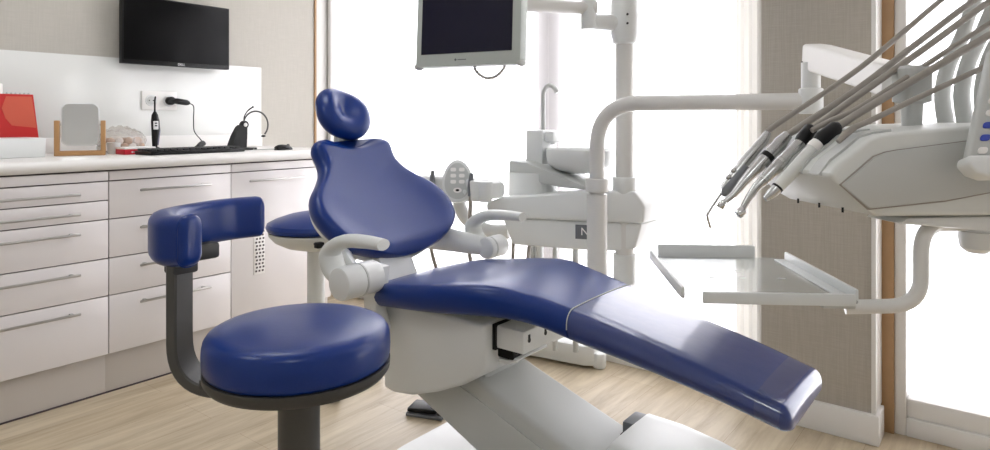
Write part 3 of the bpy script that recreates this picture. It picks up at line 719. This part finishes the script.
# pole and head
part('pole', B().cyl((-1.207, 2.38, .55), (-1.207, 2.38, 1.48), .036), M['tubew'], un)
part('pole_collar', B().cyl((-1.207, 2.38, .79), (-1.207, 2.38, .855), .047, bev=.004), M['wp'], un)
ph = part('pole_head', B().loft([[(-1.207 + r * math.cos(math.radians(a)), 2.38 + r * math.sin(math.radians(a)), z) for a in range(0, 360, 15)] for r, z in ((.030, 1.375), (.046, 1.385), (.054, 1.42), (.057, 1.47), (.054, 1.55), (.044, 1.61), (.020, 1.63))]), M['wp'], un)
for z in (1.455, 1.49): part('head_screw', B().cyl((-1.172, 2.334, z), (-1.168, 2.328, z), .0045, seg=10), M['charcoal'], ph)
part('support_leg', B().cyl((-1.207, 2.38, .30), (-1.207, 2.38, .55), .045), M['wp'], un)
part('support_beam', B().box((-1.26, 1.792, .36), (-1.16, 2.43, .44), .01), M['wp'], un)
for x, y, r in ((-1.69, 2.44, .013), (-1.655, 2.44, .018), (-1.56, 2.42, .011), (-1.48, 2.46, .013)):
    part('drain_pipe', B().cyl((x, y, .08), (x, y, .57), r, seg=16), M['wp2'], un)
part('floor_box', B().prism([(-1.80, 2.44), (-1.46, 2.49), (-1.42, 2.52), (-1.44, 2.58), (-1.82, 2.58)], XY, .012, .10, .008), M['wp'], un)
part('floor_foot', B().cyl((-1.412, 2.545, 0), (-1.412, 2.545, .07), .030, bev=.012), M['wp'], un)

# ================================================================== MEDICAL MONITOR (hangs on an arm from the pole)
mm = thing('medical_monitor', 'grey-framed monitor hanging on a white arm above the chair', 'monitor', (-1.43, 1.69, 1.26))
ml, mr = Vector((-1.634, 1.640, 0)), Vector((-1.236, 1.712, 0)); mx_ = (mr - ml).normalized(); mn = Vector((mx_.y, -mx_.x, 0)); mw = (mr - ml).length
TLT = math.radians(-3)
def MM(u, v, w):
    p = ml + mx_ * u + mn * (w * math.cos(TLT) + v * math.sin(TLT)); return (p.x, p.y, 1.262 + v * math.cos(TLT) - w * math.sin(TLT))
hh = .345
def frame_box(u0, u1, v0, v1, w0, w1, bev=.003): return B().prism([(u0, v0), (u1, v0), (u1, v1), (u0, v1)], MM, w0, w1, bev)
mh = part('monitor_housing', frame_box(0, mw, 0, hh, -.05, 0, .006), M['bezel'], mm)
part('screen', frame_box(.024, mw - .030, .043, hh - .024, .0001, .0012, 0), M['mscreen'], mm, 'dark blue screen')
for u in (.004, mw - .004):
    part('corner_bumper', B().ball(MM(u, .004, -.018), (.012, .022, .012), 14), M['wp2'], mh)
part('logo_mark', B().prism([(.158, .021), (.163, .026), (.168, .021), (.163, .016)], MM, .0001, .001, 0).prism([(.171, .0195), (.204, .0195), (.204, .0225), (.171, .0225)], MM, .0001, .0008, 0), M['greyd'], mh, 'small grey maker mark')
part('cable', B().tube(spline([MM(.205, .02, -.055), MM(.215, -.012, -.05), MM(.25, -.036, -.045), MM(.29, -.036, -.045), MM(.322, -.010, -.045), MM(.328, .02, -.055)], 6), [.0036 + (.0026 if i % 2 else 0) for i in range(31)], 8), M['steel'], mm, 'coiled cable loop')
mcen = Vector(MM(mw / 2, hh * .58, -.05))
part('monitor_yoke', B().tube([mcen, mcen - mn * .08], .035, 16), M['wp'], mm)
az = mcen.z
part('swing_arm', B().tube(fillet([mcen - mn * .07, Vector((-1.43, 1.90, 1.50)), Vector((-1.30, 2.215, 1.513)), Vector((-1.262, 2.25, 1.513))], .06), [.026] * 16, 16) , M['tubew'], mm)
part('arm_knuckle', B().cyl((-1.285, 2.232, 1.43), (-1.285, 2.232, 1.545), .030, bev=.004).cyl((-1.295, 2.222, 1.46), (-1.222, 2.362, 1.464), .031, bev=.003), M['wp'], mm)

# ================================================================== ASSISTANT HOLDER
ah = thing('assistant_holder', 'white holder bar with oval keypad beyond the backrest', 'dental unit', (-1.9, 2.2, .55))
part('holder_bar', B().loft([[(x, y0 + s, zc + z) for s, z in rrect(.045, hz, -hz, .02)] for x, y0, zc, hz in ((-2.13, 2.15, .80, .02), (-2.10, 2.15, .80, .032), (-1.9, 2.16, .80, .036), (-1.76, 2.16, .80, .034), (-1.69, 2.15, .795, .042), (-1.665, 2.15, .79, .03))]), M['wp'], ah)
kx = Vector((-1.846, 2.105, .820)); ku = Vector((.80, .0, 0)); kup = Vector((-.06, .25, .95)).normalized(); kn = Vector((1, 0, 0)).cross(kup).normalized() 
kside = Vector((.76, .65, 0)); kup = Vector((-.16, .19, .97)).normalized(); kn = kside.cross(kup).normalized()
def KP(u, v, w): p = kx + kside * u + kup * v + kn * w; return tuple(p)
oval = [(.066 * math.cos(math.radians(a)) * (1 - .12 * math.sin(math.radians(a))), .092 * math.sin(math.radians(a))) for a in range(0, 360, 12)]
kp = part('keypad', B().prism(oval, KP, -.012, .012, .005), M['wp'], ah)
part('keypad_face', B().prism([(u * .82, v * .84) for u, v in oval], KP, .0121, .014, 0), M['wp2'], kp)
for i in range(3):
    for j in range(2):
        part('keypad_button', B().prism([(u + (j - .5) * .036, v + .048 - i * .026) for u, v in rr2(.024, .016, .006, 3)], KP, .0141, .017, 0), M['white'], kp)
part('keypad_button', B().prism([(.018 * math.cos(math.radians(a)), -.040 + .011 * math.sin(math.radians(a))) for a in range(0, 360, 20)], KP, .0141, .0165, 0), M['white'], kp)
part('keypad_icon', B().prism([(.008 * math.cos(math.radians(a)), -.040 + .005 * math.sin(math.radians(a))) for a in range(0, 360, 30)], KP, .0166, .0172, 0), M['black'], kp, 'dark keypad icon')
part('keypad_bracket', B().box((-1.93, 2.10, .735), (-1.80, 2.17, .79), .012), M['wp'], ah)
for x in (-1.69, -1.735):
    part('tube_holder', B().cyl((x, 2.10, .745), (x, 2.10, .83), .026, .030, bev=.006), M['wp'], ah)
part('support_arm', B().tube(fillet([(-1.90, 2.17, .77), (-1.89, 2.18, .66), (-1.78, 2.22, .600), (-1.69, 2.258, .602)], .10, 8), .032, 16, flat=(1, .8)), M['wp'], ah)
for x, y, nm in ((-1.985, 2.095, 'suction hose hanging from the holder bar, left of the oval keypad'), (-1.765, 2.095, 'suction hose hanging from the holder bar, right of the oval keypad')):
    t = thing('suction_hose', 'grey ' + nm, 'hose', (x, y, .8), 'grey suction hoses')
    part('hose_grip', B().tube([(x, y, .765), (x, y, .80), (x + .004, y, .86)], [.012, .014, .008], 14), M['greyd'], t)
    part('hose_tube', B().tube(spline([(x, y, .765), (x - .012, y + .01, .66), (x - .02, y + .02, .5), (x - .01, y + .10, .34), (x + .06, y + .2, .30), (x * .4 - .98, 2.36, .34), (x * .4 - .96, 2.38, .545)], 6), .0085, 10), M['hose'], t)

# ================================================================== INSTRUMENT UNIT
A_ = Vector((.69466, .71934, 0)); B_ = Vector((-.71934, .69466, 0)); O_ = Vector((-.22585, 1.40982, 0))
def HD(a, z, b): p = O_ + A_ * a + B_ * b; return (p.x, p.y, z)
iu = thing('instrument_unit', 'white instrument delivery unit on a bent white arm at right', 'dental unit', (-.1, 1.7, .89))
# carrying tube from the chair side
part('tube_sleeve', B().cyl((-1.23, 2.2, .36), (-1.23, 2.2, .80), .038).cyl((-1.23, 2.2, .81), (-1.23, 2.2, .86), .0435, bev=.004), M['tubew'], iu)
part('sleeve_bracket', B().box((-1.29, 2.14, .39), (-1.17, 2.25, .43), .008), M['wp'], iu)
part('carrying_tube', B().tube(fillet([(-1.23, 2.2, .80), (-1.23, 2.2, 1.142), (-.50, 2.365, 1.142)], .17, 14), .0285, 20), M['tubew'], iu)
part('tube_joint', B().cyl((-.520, 2.36, 1.10), (-.520, 2.36, 1.185), .038, bev=.005).cyl((-.520, 2.36, 1.18), (-.520, 2.36, 1.27), .030, seg=20), M['wp'], iu)
pa_, pb_ = Vector((-.505, 2.375, 1.287)), Vector((-.169, 1.685, 1.155))
dab = (pb_ - pa_).normalized(); sde = Vector((0, 0, 1)).cross(dab).normalized(); upv = dab.cross(sde)
def bar_ring(p, hw, hz, r): return [tuple(p + sde * s + upv * z) for s, z in rrect(hw, hz, -hz, r, 0, 2)]
part('pantograph_arm', B().loft([bar_ring(pa_ - dab * .055, .020, .030, .01), bar_ring(pa_ - dab * .048, .034, .042, .012), bar_ring(pa_ + dab * .05, .036, .044, .012), bar_ring(pa_ + dab * .55, .033, .038, .012), bar_ring(pa_ + dab * .70, .033, .038, .012), bar_ring(pa_ + dab * .71, .022, .028, .01)]), M['white'], iu, 'bright white swing arm')
part('arm_screw', B().cyl(tuple(pa_ - dab * .04 + sde * -.030 + upv * -.02), tuple(pa_ - dab * .04 + sde * -.038 + upv * -.02), .005, seg=10), M['charcoal'], iu)
part('arm_post', B().loft([[tuple(pb_ + Vector((0, 0, z - 1.155)) + A_ * s + B_ * q) for s, q in rr2(w, w * .9, .012, 4)] for z, w in ((1.065, .036), (1.115, .040), (1.120, .062), (1.190, .064), (1.197, .052))]), M['wp2'], iu)
# head
shell = [(-.003, .923), (-.061, .972), (-.058, .980), (-.038, 1.001), (-.008, 1.022), (.022, 1.045), (.05, 1.053), (.085, 1.057), (.253, 1.070), (.52, 1.076), (.52, .89), (.041, .896), (.014, .911)]
part('unit_shell', B().prism(shell, HD, 0, .30, .009, 3), M['wcream'], iu, 'cream shell')
part('panel_seam', B().prism([(-.0418, .958), (-.0087, .9838), (.0268, 1.0115), (.051, 1.0196), (.075, 1.0234), (.229, 1.0404), (.515, 1.0514), (.515, .967), (.279, .9375), (.179, .922), (.0165, .9095)], HD, -.003, .001, .0005), M['hose'], iu, 'grey seam line')
part('side_panel', B().prism([(-.040, .958), (-.008, .982), (.028, 1.010), (.051, 1.018), (.075, 1.022), (.229, 1.039), (.515, 1.05), (.515, .97), (.279, .940), (.179, .925), (.018, .912)], HD, -.006, .001, .003), M['wp2'], iu, 'pale grey side panel')
nose = [(-.063, .974), (-.040, 1.003), (-.010, 1.024), (.020, 1.047), (.05, 1.055), (.09, 1.060)]
SL = (.27, .215, .16, .105, .045)
for b in SL:
    rg = []
    for k, (a, z) in enumerate(nose):
        p0 = Vector(nose[max(k - 1, 0)]); p1 = Vector(nose[min(k + 1, 5)]); tg = (p1 - p0).normalized(); nn = Vector((-tg.y, tg.x))
        rg.append([HD(a + nn.x * n, z + nn.y * n, b + s) for s, n in ((-.017, -.004), (-.017, .0022), (.017, .0022), (.017, -.004))])
    part('instrument_rest', B().loft(rg), M['wp2'], iu, 'grey instrument rest')
for b in (.22, .145, .07):
    part('rest_pin', B().cyl(HD(.016, .895, b), HD(.016, .905, b), .0023, seg=10), M['black'], iu, 'tiny black peg')
# whip arms
TIP = ((.686, 1.561), (.68, 1.502), (.67, 1.494), (.681, 1.425), (.65, 1.339))
for b, (ta, tz) in zip(SL, TIP):
    pth = spline([(.431, 1.070), (.414, 1.152), (.445, 1.237), (.49, 1.305), (.56, 1.30 + (tz - 1.30) * .55), (ta + .01, tz)], 6)if False else None
    p2 = [(.430, 1.070), (.420, 1.14), (.436, 1.21), (.470, 1.275), (.530, 1.29 + (tz - 1.29) * .42), (ta, tz)]
    pth = spline([HD(a, z, b) for a, z in p2], 6)
    part('whip_arm', B().tube(pth, [.0225 - .006 * i / 30 for i in range(31)], 14, flat=(1, .45), up=tuple(A_)), M['wp2'], iu)
# control panel
P0 = Vector(HD(.160, 1.010, -.075)); UP = (Vector(HD(.276, 1.225, -.010)) - P0); WD = Vector(HD(.360, 1.014, -.095)) - P0
NP = WD.cross(UP).normalized(); ul, wl = UP.length, WD.length; UP.normalize(); WD.normalize()
def CP(u, v, w): return tuple(P0 + WD * u + UP * v + NP * w)
cpn = part('control_panel', B().prism([(0, 0), (wl, 0), (wl, ul), (.01, ul), (0, ul - .01)], CP, -.02, 0, .006, 3), M['wp2'], iu)
part('panel_chin', B().prism([(-.002, .006), (wl, .006), (wl, -.040), (.045, -.040), (.018, -.030), (-.002, -.010)], CP, -.03, .006, .006, 3), M['wp'], cpn)
def at_px(px, py):      # where a sight line meets the panel face, in panel coordinates
    a = math.radians(38); F = Vector((-math.sin(a), math.cos(a), 0)); R = Vector((math.cos(a), math.sin(a), 0))
    return None
for i in range(6):
    for j in range(4):
        u, v = .023 + j * .038, .016 + i * .027
        blue_ = (j == 0 and i in (1, 2))
        part('panel_button', B().prism([(u + a, v + c) for a, c in rr2(.019, .014, .006, 4)], CP, .0002, .003, .001), M['icon'] if blue_ else M['white'], cpn, 'blue icon button' if blue_ else None)
# handle plate and pivot below
part('under_plate', B().prism([(.10, .878), (.12, .889), (.36, .889), (.37, .872), (.30, .858)], HD, .02, .12, .006), M['wp'], iu)
part('pivot_knob', B().lathe([(.001, .800), (.018, .802), (.030, .812), (.033, .830), (.033, .846), (.026, .847), (.026, .855), (.034, .856), (.034, .892), (.001, .892)], HD(.338, 0, .09), 28), M['wp'], iu)

# tray
tr = thing('instrument_tray', 'clear rectangular tray with raised white rims on a bent tube arm', 'tray', (-.5, 1.58, .71))
ta0 = Vector((-.520, 1.300, .709)); tx = Vector((.285, .194, 0)); tw = tx.length; tx.normalize(); ty = Vector((-tx.y, tx.x, 0)); tlen = .437
def TR(u, v, w): p = ta0 + tx * u + ty * v; return (p.x, p.y, .709 + w)
part('tray_sheet', B().prism([(0, .03), (.03, 0), (tw - .015, 0), (tw, .015), (tw, tlen - .02), (tw - .02, tlen), (.015, tlen), (0, tlen - .03)], TR, 0, .004, 0), M['tray'], tr, 'clear sheet')
part('rim', B().prism([(.032, -.004), (tw - .012, -.004), (tw - .012, .004), (.032, .004)], TR, -.002, .022, .002), M['trayrim'], tr)
part('rim', B().prism([(.02, tlen - .004), (tw - .07, tlen - .004), (tw - .07, tlen + .004), (.02, tlen + .004)], TR, -.002, .036, .002), M['trayrim'], tr)
part('rim', B().prism([(-.004, .035), (.004, .035), (.004, tlen - .01), (-.004, tlen - .01)], TR, -.002, .022, .002), M['trayrim'], tr)
part('rim', B().prism([(tw - .004, .02), (tw + .004, .02), (tw + .004, tlen - .03), (tw - .004, tlen - .03)], TR, -.002, .026, .002).prism([(tw - .03, .02), (tw, .02), (tw, tlen - .03), (tw - .03, tlen - .03)], TR, .0041, .007, .001), M['trayrim'], tr)
for u, v in ((.10, .20), (.17, .20), (.12, .26), (.18, .27), (.26, .2)):
    part('tray_slot', B().prism([(u + a, v + c) for a, c in rr2(.016, .008, .003, 3)], TR, .0041, .0046, 0), M['wp2'], tr)
tp = [Vector(TR(tw * .95, .035, -.014)), Vector((-.16, 1.545, .714)), Vector((-.141, 1.562, .716)), Vector((-.141, 1.566, .864)), Vector((-.118, 1.583, .866)), Vector(HD(.245, .866, .075))]
tp = [tp[0], Vector((-.141, 1.562, .710)), Vector((-.141, 1.566, .868)), Vector(HD(.330, .864, .088))]
part('tray_arm', B().tube(fillet(tp, .055, 8), .0145, 16), M['tubew'], tr)
part('tray_mount', B().prism([(tw - .07, .012), (tw - .005, .012), (tw - .005, .07), (tw - .07, .07)], TR, -.012, -.0005, .003), M['wp2'], tr)

# handpieces with hoses: (slot b, points of the body, radii, material, hose)
def hose(t, b, pts, r, name='hose'):
    q = [HD(a, z, b) for a, z in pts]
    p = [Vector(v) for v in q]; n = 24; out = []
    seg = spline(p, 12); L2 = len(seg)
    part(name, B().tube(seg, r, 10), M['hose'], t)
GR = 'dental handpieces on the instrument unit'
def loc_of(b, a, z): return HD(a, z, b)
# 1 air-water syringe
b = SL[0]
t = thing('air_syringe', 'grey air-water syringe with thin bent nozzle, leftmost on the instrument unit', 'dental tool', HD(-.03, 1.03, b), GR)
part('body', B().tube([HD(a, z, b) for a, z in ((-.027, 1.052), (-.036, 1.035), (-.080, .988), (-.115, .947), (-.136, .922))], [.008, .011, .012, .012, .010], 14), M['grip'], t)
part('grip_sleeve', B().tube([HD(a, z, b - .012) for a, z in ((-.085, .975), (-.105, .950), (-.135, .918), (-.143, .910))], [.008, .011, .012, .005], 14), M['greyd'], t)
for a, z in ((-.112, .965), (-.124, .950)): part('push_button', B().ball(HD(a, z, b - .004), .007, 12), M['grip'], t)
part('nozzle', B().tube(spline([HD(a, z, b) for a, z in ((-.134, .922), (-.150, .900), (-.170, .872), (-.173, .860), (-.166, .836))], 5), .0032, 10), M['chrome'], t)
hose(t, b, ((-.027, 1.050), (-.005, 1.070), (.204, 1.202), (.416, 1.366), (.55, 1.462), (.686, 1.561)), .0065)
# 2 contra-angle, ringed
b = SL[1]
t = thing('contra_angle', 'grey contra-angle handpiece with one black ring, second from left', 'dental tool', HD(-.03, 1.03, b), GR)
hp2 = [(-.012, 1.047), (-.030, 1.030), (-.059, 1.001), (-.090, .970), (-.118, .942), (-.140, .917), (-.165, .898)]
part('body', B().tube([HD(a, z, b) for a, z in hp2], [.011, .0145, .0130, .013, .0105, .0075, .006], 16), M['grip'], t)
part('black_ring', B().tube([HD(a, z, b) for a, z in ((-.056, 1.004), (-.064, .996))], 0.0142, 16), M['black'], t, 'black ring')
part('head', B().cyl(HD(-.162, .904, b), HD(-.172, .888, b), .0085, seg=18, bev=.002), M['chrome'], t)
hose(t, b, ((-.012, 1.047), (.02, 1.067), (.163, 1.154), (.31, 1.258), (.452, 1.357), (.68, 1.502)), .0075)
# 3 turbine
b = SL[2]
t = thing('turbine_handpiece', 'slim chrome turbine handpiece with black end cap, third from left', 'dental tool', HD(-.02, 1.04, b), GR)
part('end_cap', B().tube([HD(a, z, b) for a, z in ((.010, 1.064), (.007, 1.062), (-.012, 1.038), (-.017, 1.032))], [.010, .014, .0155, .014], 16), M['black'], t, 'black cap')
part('body', B().tube([HD(a, z, b) for a, z in ((-.016, 1.033), (-.034, 1.015), (-.055, .995), (-.058, .993), (-.080, .972), (-.100, .954), (-.118, .938), (-.136, .914), (-.148, .894))], [.0125, .0135, .0135, .0145, .0132, .0112, .0095, .0078, .0065], 18), M['grip'], t)
for a, z in ((-.059, .993), (-.098, .956)): part('ring', B().tube([HD(a, z, b), HD(a - .004, z - .004, b)], .0142 if a > -.08 else .0125, 16), M['chrome'], t)
part('head', B().cyl(HD(-.146, .892, b), HD(-.160, .880, b), .0095, seg=18, bev=.002), M['chrome'], t)
hose(t, b, ((.008, 1.063), (.03, 1.075), (.122, 1.136), (.28, 1.239), (.431, 1.34), (.67, 1.494)), .0075)
# 4 scaler
b = SL[3]
t = thing('scaler_handpiece', 'beige scaler handpiece with black end cap and steel tip, rightmost handpiece', 'dental tool', HD(0, 1.04, b), GR)
part('end_cap', B().tube([HD(a, z, b) for a, z in ((.032, 1.066), (.026, 1.064), (-.006, 1.040), (-.014, 1.033))], [.011, .0145, .0165, .013], 16), M['black'], t, 'black cap')
part('coupling', B().tube([HD(a, z, b) for a, z in ((-.012, 1.035), (-.020, 1.027), (-.026, 1.021))], [.0125, .0145, .014], 16), M['white'], t)
part('body', B().tube([HD(a, z, b) for a, z in ((-.022, 1.024), (-.05, .995), (-.085, .960), (-.103, .942))], [.0128, .0136, .0127, .0115], 16), M['wcream'], t, 'beige body')
part('black_ring', B().tube([HD(a, z, b) for a, z in ((-.102, .944), (-.105, .941))], .0122, 16), M['black'], t, 'black ring')
part('tip', B().tube([HD(a, z, b) for a, z in ((-.104, .942), (-.118, .929), (-.130, .920))], [.0115, .010, .006], 14), M['grip'], t)
hose(t, b, ((.028, 1.063), (.05, 1.078), (.16, 1.140), (.384, 1.262), (.53, 1.343), (.681, 1.425)), .0082)
part('water_line', B().tube(spline([HD(a, z, b + .025) for a, z in ((-.011, 1.058), (.03, 1.078), (.099, 1.107), (.25, 1.196), (.409, 1.291), (.60, 1.40), (.681, 1.43))], 8), .0058, 10), M['hose'], t)
# spare hose over the fifth rest
b = SL[4]
t = thing('spare_hose', 'grey hose without a handpiece lying over the unit shell, lowest of the hoses', 'hose', HD(.02, 1.06, b))
part('hose_end', B().tube([HD(a, z, b) for a, z in ((-.012, 1.037), (.006, 1.054), (.024, 1.066))], [.005, .0075, .0065], 12), M['hose'], t)
hose(t, b, ((.024, 1.066), (.06, 1.080), (.17, 1.128), (.319, 1.191), (.5, 1.272), (.65, 1.339)), .0058)

# ================================================================== LIGHT
w = bpy.data.worlds.new('World'); SC.world = w; w.use_nodes = True
bg = w.node_tree.nodes['Background']; bg.inputs['Color'].default_value = (.97, .98, 1, 1); bg.inputs['Strength'].default_value = 4.2
for i, (x0, x1) in enumerate(((XL + .05, PX0 - .1), (PX1 + .08, 1.4))):
    l = bpy.data.lights.new('daylight_portal', 'AREA'); l.shape = 'RECTANGLE'; l.size = x1 - x0; l.size_y = 2.3
    l.cycles.is_portal = True
    o = bpy.data.objects.new('daylight_portal', l); COL.objects.link(o); o.location = ((x0 + x1) / 2, 2.80, 1.27); o.rotation_euler = (-math.pi / 2, 0, 0)

# ================================================================== CAMERA
cam = bpy.data.cameras.new('camera'); cam.sensor_width = 36; cam.lens = 36 * 660 / 990; cam.clip_start = .02
cam.shift_y = -(225 - 120) / 990
co = bpy.data.objects.new('camera', cam); COL.objects.link(co); co.location = (0, 0, H_CAM)
co.rotation_euler = (math.pi / 2, 0, math.radians(38)); SC.camera = co
SC.view_settings.view_transform = 'Standard'; SC.view_settings.look = 'None'; SC.view_settings.gamma = 1
SC.view_settings.exposure = .7
SC.cycles.use_denoising = True
SC.cycles.max_bounces = 10; SC.cycles.diffuse_bounces = 5; SC.cycles.transparent_max_bounces = 16
